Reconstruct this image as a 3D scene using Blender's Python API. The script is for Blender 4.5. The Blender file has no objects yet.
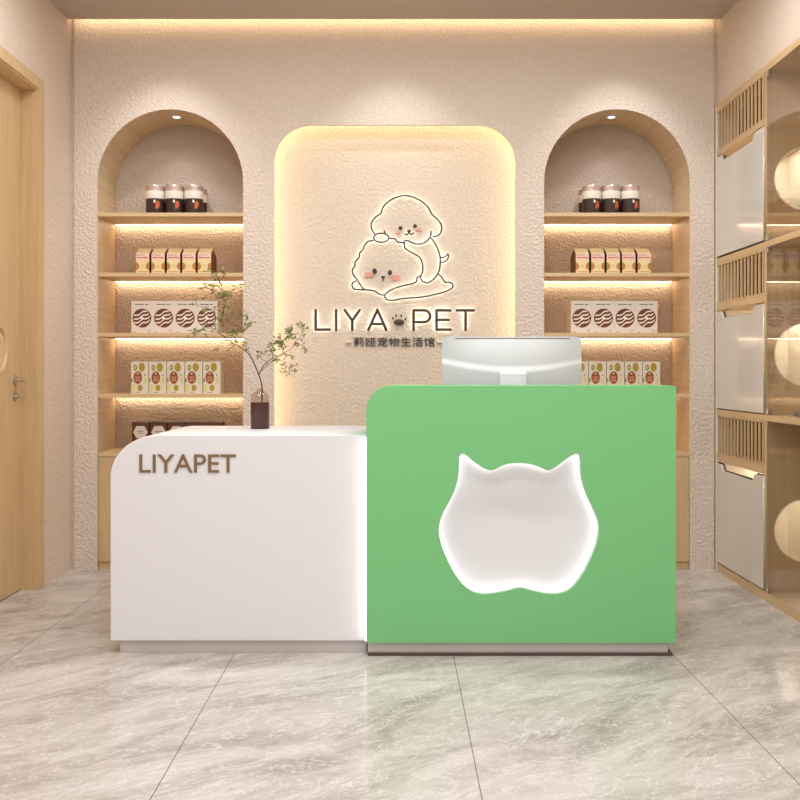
import bpy, bmesh, math, random
from mathutils import Vector, Matrix
random.seed(7)
S = bpy.context.scene
C = S.collection
PI = math.pi
F = 1050.0                                   # focal length in pixels, camera at (0,0,1.15) looking along +Y
CZ = 1.15

# ------------------------------------------------------------------ colour and materials
def lin(c):
    out = []
    for v in c[:3]:
        v = v / 255.0
        out.append(v / 12.92 if v <= 0.04045 else ((v + 0.055) / 1.055) ** 2.4)
    return (*out, 1.0)

def new_mat(name):
    m = bpy.data.materials.new(name); m.use_nodes = True
    nt = m.node_tree
    b = nt.nodes['Principled BSDF']
    return m, nt, b

def mat(name, col, rough=0.5, metal=0.0, spec=0.5, emit=None, strength=0.0, coat=0.0):
    m, nt, b = new_mat(name)
    b.inputs['Base Color'].default_value = lin(col)
    b.inputs['Roughness'].default_value = rough
    b.inputs['Metallic'].default_value = metal
    b.inputs['Specular IOR Level'].default_value = spec
    b.inputs['Coat Weight'].default_value = coat
    if emit:
        b.inputs['Emission Color'].default_value = lin(emit)
        b.inputs['Emission Strength'].default_value = strength
    return m

def emitter(name, col, strength):
    m = bpy.data.materials.new(name); m.use_nodes = True
    nt = m.node_tree; nt.nodes.clear()
    o = nt.nodes.new('ShaderNodeOutputMaterial'); e = nt.nodes.new('ShaderNodeEmission')
    e.inputs['Color'].default_value = lin(col); e.inputs['Strength'].default_value = strength
    nt.links.new(e.outputs[0], o.inputs[0])
    return m

def plaster(name, col, scale=30.0, bump=0.5, dist=0.006):
    m, nt, b = new_mat(name)
    N = nt.nodes.new; L = nt.links.new
    tc = N('ShaderNodeTexCoord')
    nz = N('ShaderNodeTexNoise'); nz.inputs['Scale'].default_value = scale
    nz.inputs['Detail'].default_value = 1.6; nz.inputs['Roughness'].default_value = 0.5
    nz.inputs['Distortion'].default_value = 0.15
    L(tc.outputs['Object'], nz.inputs['Vector'])
    rp = N('ShaderNodeValToRGB')
    rp.color_ramp.elements[0].position = 0.38; rp.color_ramp.elements[1].position = 0.62
    L(nz.outputs['Fac'], rp.inputs['Fac'])
    bp = N('ShaderNodeBump'); bp.inputs['Strength'].default_value = bump
    bp.inputs['Distance'].default_value = dist
    L(rp.outputs['Color'], bp.inputs['Height']); L(bp.outputs['Normal'], b.inputs['Normal'])
    mx = N('ShaderNodeMixRGB'); c = lin(col)
    mx.inputs['Color1'].default_value = (c[0]*.95, c[1]*.94, c[2]*.93, 1)
    mx.inputs['Color2'].default_value = c
    L(rp.outputs['Color'], mx.inputs['Fac']); L(mx.outputs['Color'], b.inputs['Base Color'])
    b.inputs['Roughness'].default_value = 0.75
    b.inputs['Specular IOR Level'].default_value = 0.3
    return m

def wood(name, c1, c2, stretch=(14, 14, 0.9), rough=0.45, scale=2.2):
    m, nt, b = new_mat(name)
    N = nt.nodes.new; L = nt.links.new
    tc = N('ShaderNodeTexCoord'); mp = N('ShaderNodeMapping')
    mp.inputs['Scale'].default_value = stretch
    L(tc.outputs['Object'], mp.inputs['Vector'])
    nz = N('ShaderNodeTexNoise'); nz.inputs['Scale'].default_value = scale
    nz.inputs['Detail'].default_value = 6.0; nz.inputs['Roughness'].default_value = 0.62
    nz.inputs['Distortion'].default_value = 0.35
    L(mp.outputs[0], nz.inputs['Vector'])
    rp = N('ShaderNodeValToRGB')
    rp.color_ramp.elements[0].position = 0.3; rp.color_ramp.elements[0].color = lin(c2)
    rp.color_ramp.elements[1].position = 0.7; rp.color_ramp.elements[1].color = lin(c1)
    L(nz.outputs['Fac'], rp.inputs['Fac']); L(rp.outputs['Color'], b.inputs['Base Color'])
    bp = N('ShaderNodeBump'); bp.inputs['Strength'].default_value = 0.08
    bp.inputs['Distance'].default_value = 0.002
    L(nz.outputs['Fac'], bp.inputs['Height']); L(bp.outputs['Normal'], b.inputs['Normal'])
    b.inputs['Roughness'].default_value = rough
    return m

def marble(name):
    m, nt, b = new_mat(name)
    N = nt.nodes.new; L = nt.links.new
    tc = N('ShaderNodeTexCoord')
    rot = N('ShaderNodeMapping'); rot.inputs['Rotation'].default_value = (0, 0, -math.radians(38))
    L(tc.outputs['Object'], rot.inputs['Vector'])
    def noise(sc, scale, det, rough, dis, loc=(0, 0, 0)):
        mp = N('ShaderNodeMapping'); mp.inputs['Scale'].default_value = sc; mp.inputs['Location'].default_value = loc
        L(rot.outputs[0], mp.inputs['Vector'])
        n = N('ShaderNodeTexNoise'); n.inputs['Scale'].default_value = scale; n.inputs['Detail'].default_value = det
        n.inputs['Roughness'].default_value = rough; n.inputs['Distortion'].default_value = dis
        L(mp.outputs[0], n.inputs['Vector']); return n
    def ramp(src, stops):
        r = N('ShaderNodeValToRGB'); e = r.color_ramp.elements
        e[0].position, e[0].color = stops[0][0], stops[0][1]
        e[1].position, e[1].color = stops[-1][0], stops[-1][1]
        for p, c in stops[1:-1]:
            k = e.new(p); k.color = c
        L(src, r.inputs['Fac']); return r
    W = (1, 1, 1, 1); K = (0, 0, 0, 1)
    base = ramp(noise((1.0, 2.4, 1), 1.5, 7, 0.66, 1.3).outputs['Fac'],
                [(0.30, lin((158, 150, 144))), (0.45, lin((184, 177, 171))), (0.58, lin((202, 196, 191))), (0.75, lin((213, 208, 204)))])
    streak = ramp(noise((1.1, 4.6, 1), 1.5, 8, 0.68, 2.0, (3, 7, 0)).outputs['Fac'], [(0.30, W), (0.46, K)])
    vein = ramp(noise((1.5, 4.0, 1), 1.3, 9, 0.62, 2.6, (9, 2, 0)).outputs['Fac'], [(0.488, K), (0.5, W), (0.512, K)])
    vein2 = ramp(noise((2.2, 2.8, 1), 2.1, 8, 0.6, 3.0, (1, 5, 0)).outputs['Fac'], [(0.482, K), (0.5, (.6, .6, .6, 1)), (0.515, K)])
    def mix(f, a, bcol, k):
        mu = N('ShaderNodeMath'); mu.operation = 'MULTIPLY'; mu.inputs[1].default_value = k
        L(f, mu.inputs[0])
        x = N('ShaderNodeMixRGB'); L(mu.outputs[0], x.inputs['Fac']); L(a, x.inputs['Color1'])
        x.inputs['Color2'].default_value = lin(bcol); return x.outputs['Color']
    c = mix(streak.outputs['Color'], base.outputs['Color'], (150, 140, 133), 0.42)
    c = mix(vein.outputs['Color'], c, (238, 235, 232), 0.6)
    c = mix(vein2.outputs['Color'], c, (240, 238, 236), 0.65)
    # tile joints: 0.893 m wide, 1.8 m long
    sep = N('ShaderNodeSeparateXYZ'); L(tc.outputs['Object'], sep.inputs[0])
    def joint(out, off, per, half):
        a = N('ShaderNodeMath'); a.operation = 'SUBTRACT'; L(out, a.inputs[0]); a.inputs[1].default_value = off
        d = N('ShaderNodeMath'); d.operation = 'DIVIDE'; L(a.outputs[0], d.inputs[0]); d.inputs[1].default_value = per
        f = N('ShaderNodeMath'); f.operation = 'FRACT'; L(d.outputs[0], f.inputs[0])
        g = N('ShaderNodeMath'); g.operation = 'SUBTRACT'; L(f.outputs[0], g.inputs[0]); g.inputs[1].default_value = 0.5
        h = N('ShaderNodeMath'); h.operation = 'ABSOLUTE'; L(g.outputs[0], h.inputs[0])
        k = N('ShaderNodeMath'); k.operation = 'GREATER_THAN'; L(h.outputs[0], k.inputs[0]); k.inputs[1].default_value = 0.5 - half / per
        return k.outputs[0]
    j1 = joint(sep.outputs['X'], -1.557 - 0.893 * 4, 0.893, 0.0016)
    j2 = joint(sep.outputs['Y'], 2.45 - 3.6 * 4, 3.6, 0.002)
    mxx = N('ShaderNodeMath'); mxx.operation = 'MAXIMUM'; L(j1, mxx.inputs[0]); L(j2, mxx.inputs[1])
    c = mix(mxx.outputs[0], c, (112, 100, 90), 0.9)
    L(c, b.inputs['Base Color'])
    b.inputs['Roughness'].default_value = 0.16
    b.inputs['Specular IOR Level'].default_value = 0.12
    return m

def thin_glass(name, tint=(250, 250, 250), ior=1.45):
    m = bpy.data.materials.new(name); m.use_nodes = True
    nt = m.node_tree; nt.nodes.clear(); N = nt.nodes.new; L = nt.links.new
    o = N('ShaderNodeOutputMaterial'); t = N('ShaderNodeBsdfTransparent'); g = N('ShaderNodeBsdfGlossy')
    t.inputs['Color'].default_value = lin(tint); g.inputs['Roughness'].default_value = 0.0
    ge = N('ShaderNodeNewGeometry'); dt = N('ShaderNodeVectorMath'); dt.operation = 'DOT_PRODUCT'
    L(ge.outputs['Normal'], dt.inputs[0]); L(ge.outputs['Incoming'], dt.inputs[1])
    def mt_(op, a, b_=None):
        n = N('ShaderNodeMath'); n.operation = op
        for i_, q in enumerate((a, b_)):
            if q is None: continue
            if isinstance(q, (int, float)): n.inputs[i_].default_value = q
            else: L(q, n.inputs[i_])
        return n.outputs[0]
    r0 = ((ior - 1) / (ior + 1)) ** 2
    fr = mt_('ADD', mt_('MULTIPLY', mt_('POWER', mt_('SUBTRACT', 1.0, mt_('ABSOLUTE', dt.outputs['Value'])), 5.0), 1 - r0), r0)
    x = N('ShaderNodeMixShader'); L(fr, x.inputs[0]); L(t.outputs[0], x.inputs[1]); L(g.outputs[0], x.inputs[2])
    L(x.outputs[0], o.inputs[0])
    return m

M = {}
M['plaster'] = plaster('textured_plaster', (228, 212, 198), 64, 0.6, 0.006)
M['plaster_recess'] = plaster('recess_plaster', (222, 207, 189), 60, 0.5, 0.005)
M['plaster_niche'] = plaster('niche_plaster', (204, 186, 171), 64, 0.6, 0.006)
M['plaster_side'] = plaster('side_plaster', (226, 208, 192), 58, 0.5, 0.005)
M['ceiling'] = mat('ceiling_paint', (192, 178, 165), 0.9)
M['dark_void'] = mat('shadow_gap', (70, 55, 45), 0.9)
M['oak'] = wood('oak_vertical', (216, 186, 143), (200, 168, 124))
M['oak_h'] = wood('oak_horizontal', (222, 193, 150), (208, 177, 134), (0.9, 14, 14))
M['oak_y'] = wood('oak_depthwise', (226, 200, 164), (205, 174, 134), (20, 0.7, 20))
M['oak_cab'] = wood('oak_cabinet', (212, 180, 138), (193, 160, 118))
M['oak_cab_y'] = wood('oak_cabinet_rail', (218, 188, 146), (202, 170, 127), (14, 0.9, 14))
M['oak_light'] = mat('pale_lining', (246, 238, 222), 0.6)
M['white'] = mat('white_lacquer', (233, 232, 236), 0.35)
M['plinth'] = mat('plinth_grey', (205, 198, 196), 0.4)
M['contact_shadow'] = mat('contact_shadow_brown', (88, 70, 64), 0.5)
M['green'] = mat('green_lacquer', (124, 200, 132), 0.4)
M['door_grey'] = mat('pale_grey_gloss', (216, 212, 206), 0.12)
M['bronze'] = mat('bronze_letter', (134, 106, 74), 0.45, 0.2)
M['sign_dark'] = mat('sign_dark', (72, 56, 44), 0.5)
M['line_dark'] = mat('line_dark', (50, 44, 40), 0.5)
M['pink'] = mat('cheek_pink', (226, 160, 150), 0.6)
M['dash'] = mat('sign_pale', (232, 220, 205), 0.6)
M['led'] = emitter('led_warm', (255, 232, 196), 16)
M['led_recess'] = emitter('led_recess', (255, 230, 190), 12)
M['led_cove'] = emitter('led_cove', (255, 226, 180), 11)
M['led_white'] = emitter('led_white', (255, 248, 246), 3.6)
M['led_cat'] = emitter('led_cat', (255, 250, 250), 3.4)
M['led_cab'] = emitter('led_cabinet', (255, 240, 214), 38)
M['halo'] = emitter('halo_white', (255, 248, 238), 8)
M['lens'] = emitter('lamp_lens', (240, 248, 255), 8)
M['metal'] = mat('brushed_nickel', (200, 190, 175), 0.3, 0.9)
M['chrome'] = mat('steel_clip', (215, 210, 205), 0.25, 0.8)
M['glass'] = thin_glass('pane_glass')
M['glass_edge'] = mat('glass_edge', (205, 175, 140), 0.3)
M['vase_glass'] = thin_glass('vase_glass', (238, 230, 222), 1.5)
M['vase_brown'] = mat('vase_brown', (76, 43, 35), 0.3)
M['bark'] = mat('bark', (84, 62, 48), 0.8)
M['leaf'] = mat('leaf_green', (140, 152, 84), 0.6)
M['leaf2'] = mat('leaf_dark', (92, 112, 60), 0.6)
M['alu'] = mat('silver_aluminium', (214, 214, 217), 0.4, 0.2)
M['alu_light'] = mat('stand_aluminium', (235, 235, 238), 0.3, 0.3)
M['slot'] = mat('slot_grey', (120, 118, 118), 0.5)
M['screen'] = mat('screen_black', (20, 20, 22), 0.1)
M['carton_white'] = mat('carton_white', (232, 220, 208), 0.6)
M['donut'] = mat('donut_brown', (112, 58, 36), 0.6)
M['icing'] = mat('donut_icing', (245, 230, 216), 0.6)
M['ink'] = mat('carton_ink', (120, 100, 96), 0.6)
M['ink_pink'] = mat('carton_ink_pink', (222, 190, 182), 0.6)
M['carton_gold'] = mat('carton_cream', (238, 214, 166), 0.6)
M['carton_top'] = mat('carton_gable', (228, 206, 156), 0.6)
M['carton_side'] = mat('carton_side', (120, 70, 46), 0.6)
M['carton_red'] = mat('carton_red', (190, 90, 80), 0.6)
M['carton_band'] = mat('carton_band', (240, 205, 196), 0.6)
M['carton_orange'] = mat('carton_orange', (190, 130, 66), 0.6)
M['carton_lime'] = mat('carton_lime', (206, 206, 130), 0.6)
M['oval_olive'] = mat('oval_olive', (142, 130, 48), 0.6)
M['oval_gold'] = mat('oval_gold', (176, 150, 50), 0.6)
M['oval_brown'] = mat('oval_brown', (152, 84, 44), 0.6)
M['oval_pale'] = mat('oval_pale', (222, 212, 140), 0.6)
M['oval_text'] = mat('oval_text', (222, 160, 120), 0.6)
M['carton_pale'] = mat('carton_pale', (228, 218, 200), 0.6)
M['choc'] = mat('carton_chocolate', (92, 50, 36), 0.5)
M['hexw'] = mat('carton_hexagon', (222, 206, 192), 0.6)
M['jar_dark'] = mat('jar_dark', (62, 46, 44), 0.3)
M['jar_label'] = mat('jar_label', (236, 228, 216), 0.5)
M['jar_lid'] = mat('jar_lid', (212, 190, 178), 0.3, 0.5)
M['jar_orange'] = mat('jar_orange', (200, 96, 52), 0.5)
M['shadow_line'] = mat('shadow_line_black', (38, 30, 26), 0.7)
M['fur'] = plaster('mottled_grey', (150, 144, 142), 60, 0.8, 0.01)

# ------------------------------------------------------------------ mesh helpers
def finish(name, bm, mats, parent=None, loc=(0, 0, 0), smooth=False, kind=None):
    me = bpy.data.meshes.new(name)
    bmesh.ops.recalc_face_normals(bm, faces=bm.faces[:])
    bm.to_mesh(me); bm.free()
    if not isinstance(mats, (list, tuple)): mats = [mats]
    for m in mats: me.materials.append(M[m])
    if smooth:
        for p in me.polygons: p.use_smooth = True
        try: me.set_sharp_from_angle(angle=math.radians(40))
        except Exception: pass
    o = bpy.data.objects.new(name, me); C.objects.link(o)
    o.location = loc
    if parent: o.parent = parent
    if kind: o['kind'] = kind
    return o

def tag(o, label, cat, group=None):
    o['label'] = label; o['category'] = cat
    if group: o['group'] = group
    return o

def thing(name, loc, label, cat, group=None, rz=0):
    o = bpy.data.objects.new(name, None); C.objects.link(o)
    o.location = loc; o.rotation_euler = (0, 0, rz); o.empty_display_size = 0.05
    return tag(o, label, cat, group)

def copy_tree(o, parent=None):
    c = o.copy(); C.objects.link(c)
    if parent: c.parent = parent
    for ch in list(o.children): copy_tree(ch, c)
    return c

def box(bm, x0, x1, y0, y1, z0, z1, mi=0):
    vs = [bm.verts.new(p) for p in ((x0,y0,z0),(x1,y0,z0),(x1,y1,z0),(x0,y1,z0),(x0,y0,z1),(x1,y0,z1),(x1,y1,z1),(x0,y1,z1))]
    fs = [(0,3,2,1),(4,5,6,7),(0,1,5,4),(1,2,6,5),(2,3,7,6),(3,0,4,7)]
    out = []
    for f in fs:
        q = bm.faces.new([vs[i] for i in f]); q.material_index = mi; out.append(q)
    return out

def boxes(name, lst, m, parent=None, bevel=0.0, kind=None, loc=(0,0,0)):
    bm = bmesh.new()
    for b in lst: box(bm, *b)
    if bevel:
        bmesh.ops.bevel(bm, geom=bm.edges[:], offset=bevel, segments=2, profile=0.7, affect='EDGES')
    return finish(name, bm, m, parent, loc, kind=kind)

def mesh_of(ob):
    dg = bpy.context.evaluated_depsgraph_get(); dg.update()
    me = bpy.data.meshes.new_from_object(ob.evaluated_get(dg))
    return me

def plate_mesh(loops, thick, bevel=0.0):
    """2D outline with holes (x, z) -> bmesh, front face at y=0, back at y=thick"""
    cu = bpy.data.curves.new('outline', 'CURVE'); cu.dimensions = '2D'; cu.fill_mode = 'BOTH'
    cu.extrude = thick / 2 - bevel; cu.bevel_depth = bevel; cu.bevel_resolution = 2
    if bevel: cu.offset = -bevel
    for lp in loops:
        sp = cu.splines.new('POLY'); sp.points.add(len(lp) - 1)
        for i, p in enumerate(lp): sp.points[i].co = (p[0], p[1], 0, 1)
        sp.use_cyclic_u = True
    ob = bpy.data.objects.new('outline', cu); C.objects.link(ob)
    me = mesh_of(ob)
    bpy.data.objects.remove(ob); bpy.data.curves.remove(cu)
    bm = bmesh.new(); bm.from_mesh(me); bpy.data.meshes.remove(me)
    for v in bm.verts:
        x, z, d = v.co; v.co = (x, thick / 2 - d, z)
    bmesh.ops.remove_doubles(bm, verts=bm.verts[:], dist=1e-6)
    return bm

def plate(name, loops, thick, m, y, parent=None, kind=None, bevel=0.0, xf=None):
    bm = plate_mesh(loops, thick, bevel)
    if xf: bmesh.ops.transform(bm, matrix=xf, verts=bm.verts[:])
    return finish(name, bm, m, parent, (0, y, 0) if not xf else (0, 0, 0), kind=kind)

def rrect(x0, x1, z0, z1, r, corners='all', n=12):
    """corners: (bl, br, tr, tl) radii"""
    R = (r, r, r, r) if corners == 'all' else corners
    pts = []
    cs = [(x0, z0, R[0], PI), (x1, z0, R[1], 1.5 * PI), (x1, z1, R[2], 0), (x0, z1, R[3], 0.5 * PI)]
    sg = [(1, 1), (-1, 1), (-1, -1), (1, -1)]
    for (cx, cz, rr, a0), (sx, sz) in zip(cs, sg):
        if rr <= 0: pts.append((cx, cz)); continue
        for i in range(n + 1):
            a = a0 + i * (PI / 2) / n
            pts.append((cx + sx * rr + rr * math.cos(a), cz + sz * rr + rr * math.sin(a)))
    return pts

def circle(cx, cz, r, n=48, rz=None):
    rz = rz or r
    return [(cx + r * math.cos(2 * PI * i / n), cz + rz * math.sin(2 * PI * i / n)) for i in range(n)]

def catmull(pts, n=6, closed=False):
    P = [Vector(p) for p in pts]
    out = []; N = len(P)
    rng = range(N if closed else N - 1)
    for i in rng:
        g = (lambda k: P[k % N]) if closed else (lambda k: P[max(0, min(N - 1, k))])
        p0, p1, p2, p3 = g(i - 1), g(i), g(i + 1), g(i + 2)
        for j in range(n):
            t = j / n
            out.append(0.5 * ((2 * p1) + (-p0 + p2) * t + (2 * p0 - 5 * p1 + 4 * p2 - p3) * t * t + (-p0 + 3 * p1 - 3 * p2 + p3) * t ** 3))
    if not closed: out.append(P[-1].copy())
    return out

def tube(bm, pts, r, n=8, mi=0, closed=False, taper=None):
    P = [Vector(p) for p in pts]; N = len(P); rings = []
    prev = None
    for i, p in enumerate(P):
        a = P[(i - 1) % N] if (closed or i > 0) else p
        b = P[(i + 1) % N] if (closed or i < N - 1) else p
        d = (b - a)
        if d.length < 1e-9: d = Vector((0, 0, 1))
        d.normalize()
        ref = Vector((0, 1, 0)) if abs(d.y) < 0.9 else Vector((1, 0, 0))
        u = d.cross(ref).normalized(); v = d.cross(u).normalized()
        rr = r if taper is None else r + (taper - r) * i / max(1, N - 1)
        rings.append([bm.verts.new(p + (u * math.cos(2 * PI * k / n) + v * math.sin(2 * PI * k / n)) * rr) for k in range(n)])
    M_ = N if closed else N - 1
    for i in range(M_):
        A, B = rings[i], rings[(i + 1) % N]
        for k in range(n):
            f = bm.faces.new((A[k], A[(k + 1) % n], B[(k + 1) % n], B[k])); f.material_index = mi
    if not closed:
        for ring in (rings[0], rings[-1]):
            f = bm.faces.new(ring); f.material_index = mi

def ball(bm, p, r, mi=0, sy=1.0, u=10, v=6):
    res = bmesh.ops.create_uvsphere(bm, u_segments=u, v_segments=v, radius=r)
    for w in res['verts']:
        w.co.y *= sy; w.co += Vector(p)
        for f in w.link_faces: f.material_index = mi
    return res['verts']

def lathe(bm, prof, n=24, mi=0, c=(0, 0), cap0=True, cap1=True):
    rings = []
    for r, z in prof:
        rings.append([bm.verts.new((c[0] + r * math.cos(2 * PI * k / n), c[1] + r * math.sin(2 * PI * k / n), z)) for k in range(n)])
    for A, B in zip(rings, rings[1:]):
        for k in range(n):
            f = bm.faces.new((A[k], A[(k + 1) % n], B[(k + 1) % n], B[k])); f.material_index = mi
    if cap0: bm.faces.new(rings[0]).material_index = mi
    if cap1: bm.faces.new(rings[-1]).material_index = mi

def poly(bm, pts, y, mi):
    """flat printed patch on a front face; pts are (x, z)"""
    f = bm.faces.new([bm.verts.new((p[0], y, p[1])) for p in pts]); f.material_index = mi
    return f

def text_meshes(txt, x0, x1, z0, z1, depth):
    """every glyph as its own bmesh, the whole word fitted to the box (x, z), front at y=-depth"""
    cu = bpy.data.curves.new('txt', 'FONT'); cu.body = txt; cu.extrude = 0.5; cu.offset = 0.004 if ord(txt[0]) < 256 else 0.0
    ob = bpy.data.objects.new('txt', cu); C.objects.link(ob)
    me = mesh_of(ob); bpy.data.objects.remove(ob)
    xs = [v.co.x for v in me.vertices]; ys = [v.co.y for v in me.vertices]
    a, b_, c, d = min(xs), max(xs), min(ys), max(ys)
    out = []
    bm = bmesh.new(); bm.from_mesh(me)
    # group loose islands into glyphs by overlapping x range
    seen = set(); isl = []
    bm.verts.ensure_lookup_table()
    bmesh.ops.remove_doubles(bm, verts=bm.verts[:], dist=1e-6); bm.verts.ensure_lookup_table()
    for v in bm.verts:
        if v.index in seen: continue
        st = [v]; seen.add(v.index); g = []
        while st:
            w = st.pop(); g.append(w.index)
            for e in w.link_edges:
                o = e.other_vert(w)
                if o.index not in seen: seen.add(o.index); st.append(o)
        isl.append(g)
    N = len(txt.replace(' ', ''))
    adv = (b_ - a) / N
    bm2 = bm
    if all(ord(ch) > 255 for ch in txt):
        keyf = lambda g: int(min(N - 1, max(0, ((min(bm2.verts[i].co.x for i in g) + max(bm2.verts[i].co.x for i in g)) / 2 - a) / adv)))
    else:
        order = sorted(range(len(isl)), key=lambda k: min(bm2.verts[i].co.x for i in isl[k]))
        rank = {tuple(isl[k]): n for n, k in enumerate(order)}
        keyf = lambda g: rank[tuple(g)]
    groups = {}
    for g in isl: groups.setdefault(keyf(g), set()).update(g)
    for k in sorted(groups):
        nb = bmesh.new(); mp = {}
        for i in groups[k]:
            co = bm.verts[i].co
            mp[i] = nb.verts.new((x0 + (co.x - a) / (b_ - a) * (x1 - x0), -depth if co.z > 0 else 0.0, z0 + (co.y - c) / (d - c) * (z1 - z0)))
        for f in bm.faces:
            if f.verts[0].index in groups[k]:
                try: nb.faces.new([mp[v.index] for v in f.verts])
                except ValueError: pass
        out.append(nb)
    bm.free(); bpy.data.meshes.remove(me)
    return out

# ------------------------------------------------------------------ the room shell
XL, XR, CH = -1.895, 1.862, 3.18
PX0, PX1, PY = -1.876, 1.842, 6.10             # the feature wall panel
YN = -1.6
M['floor'] = marble('marble_floor_tiles')
boxes('floor', [(-2.6, 2.6, YN, 6.75, -0.1, 0)], 'floor', kind='structure')
boxes('ceiling', [(-2.2, 2.4, YN, 6.04, CH, 3.22)], 'ceiling', kind='structure')
boxes('trim_1', [(-2.2, 2.4, 5.70, 6.75, 3.42, 3.46), (-2.2, 2.4, 5.70, 5.74, 3.22, 3.42)], 'plaster_side', kind='structure')
boxes('wall_left', [(-2.06, XL, YN, 4.66, 0, CH), (-2.06, XL, 5.56, 6.75, 0, CH), (-2.06, XL, 4.66, 5.56, 2.65, CH), (-2.06, XL, 5.72, 6.75, CH, 3.42)], 'plaster_side', kind='structure')
boxes('wall_right', [(XR, 2.4, YN, 4.40, 0, CH), (XR, 2.4, 4.40, 6.75, 2.70, CH), (2.29, 2.4, 4.40, 6.75, 0, 2.70), (XR, 2.4, 5.72, 6.75, CH, 3.42)], 'plaster_side', kind='structure')
boxes('wall_rear', [(-2.3, 2.4, 6.62, 6.75, 0, 3.42)], 'dark_void', kind='structure')
def led(name, lst, m, label, cat='led strip'):
    o = boxes(name, lst, m); tag(o, label, cat); return o
o = boxes('cove_light_strip', [(-1.86, 1.83, 6.0405, 6.045, 3.196, 3.214)], 'led_cove')
tag(o, 'warm LED strip hidden in the ceiling slot above the feature wall', 'led strip')

# feature wall with two arched niches and a rounded recess
NL0, NL1 = (97 - 397) / 172.2, (243 - 397) / 172.2
NR_, NCX = (NL1 - NL0) / 2, (NL0 + NL1) / 2
SHIFT = 2.597
NZ = 2.677 - NR_
def arch(cx, r, z0, zc, n=32):
    return [(cx - r, z0), (cx + r, z0)] + [(cx + r * math.cos(PI * i / n), zc + r * math.sin(PI * i / n)) for i in range(n + 1)]
RX0, RX1, RZ1, RR = (274 - 397) / 172.2, (515.5 - 397) / 172.2, 2.584, 0.215
hole_c = rrect(RX0, RX1, 0.12, RZ1, 0, (0, 0, RR, RR), 16)
plate('wall_back', [[(PX0, 0), (PX1, 0), (PX1, 3.42), (PX0, 3.42)], arch(NCX, NR_, 0.0005, NZ), arch(NCX + SHIFT, NR_, 0.0005, NZ), hole_c], 0.02, 'plaster', PY, kind='structure')
# shell behind the panel that closes the side gaps
boxes('wall_side', [(XL, PX0 + .03, 6.114, 6.14, 0, 3.42), (PX1 - .03, XR, 6.114, 6.14, 0, 3.42)], 'plaster_side', kind='structure')
# recess: back face, side wall of the light cavity
plate('wall_recess', [rrect(RX0 - .09, RX1 + .09, 0.02, RZ1 + .09, 0, (0, 0, RR + .09, RR + .09), 16)], 0.02, 'plaster_recess', 6.22, kind='structure')
oc = rrect(RX0 - .09, RX1 + .09, 0.02, RZ1 + .09, 0, (0, 0, RR + .09, RR + .09), 16)
ic = rrect(RX0 - .08, RX1 + .08, 0.03, RZ1 + .08, 0, (0, 0, RR + .08, RR + .08), 16)
plate('trim_2', [oc, ic], 0.10, 'plaster_recess', 6.12, kind='structure')
bm = bmesh.new()
path = [(p[0], 0, p[1]) for p in rrect(RX0 - .045, RX1 + .045, 0.2, RZ1 + .045, 0, (0, 0, RR + .045, RR + .045), 16)]
path = path[1:] + path[:1]                      # from bottom right, up, over and down
tube(bm, path, 0.007, 6)
o = finish('recess_light_strip', bm, 'led_recess', None, (0, 6.155, 0))
tag(o, 'warm LED strip running behind the edge of the rounded centre recess', 'led strip')

def niche(k, dx):
    cx = NCX + dx
    # lining: tube of arch profile
    bm = bmesh.new(); n = 40; t = 0.02
    inner = [(cx - NR_, 0)] + [(cx + NR_ * math.cos(PI - PI * i / n), NZ + NR_ * math.sin(PI - PI * i / n)) for i in range(n + 1)] + [(cx + NR_, 0)]
    ro = NR_ + t
    outer = [(cx - ro, 0)] + [(cx + ro * math.cos(PI - PI * i / n), NZ + ro * math.sin(PI - PI * i / n)) for i in range(n + 1)] + [(cx + ro, 0)]
    for i in range(len(inner) - 1):
        q = []
        for (a, b_) in ((inner[i], inner[i + 1]),):
            o0, o1 = outer[i], outer[i + 1]
            vs = [bm.verts.new(p) for p in ((a[0], 6.12, a[1]), (b_[0], 6.12, b_[1]), (b_[0], 6.49, b_[1]), (a[0], 6.49, a[1]),
                                            (o0[0], 6.12, o0[1]), (o1[0], 6.12, o1[1]), (o1[0], 6.49, o1[1]), (o0[0], 6.49, o0[1]))]
            for f in ((0,1,2,3), (4,7,6,5), (0,4,5,1), (1,5,6,2), (2,6,7,3), (3,7,4,0)): bm.faces.new([vs[j] for j in f])
    bmesh.ops.remove_doubles(bm, verts=bm.verts[:], dist=1e-5)
    finish('trim_%d' % (3 + 2 * k), bm, 'oak_y', kind='structure', smooth=False)
    plate('trim_%d' % (4 + 2 * k), [arch(cx, NR_ + .03, 0.0, NZ)], 0.02, 'plaster_niche', 6.497, kind='structure')
niche(0, 0); niche(1, SHIFT)

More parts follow.
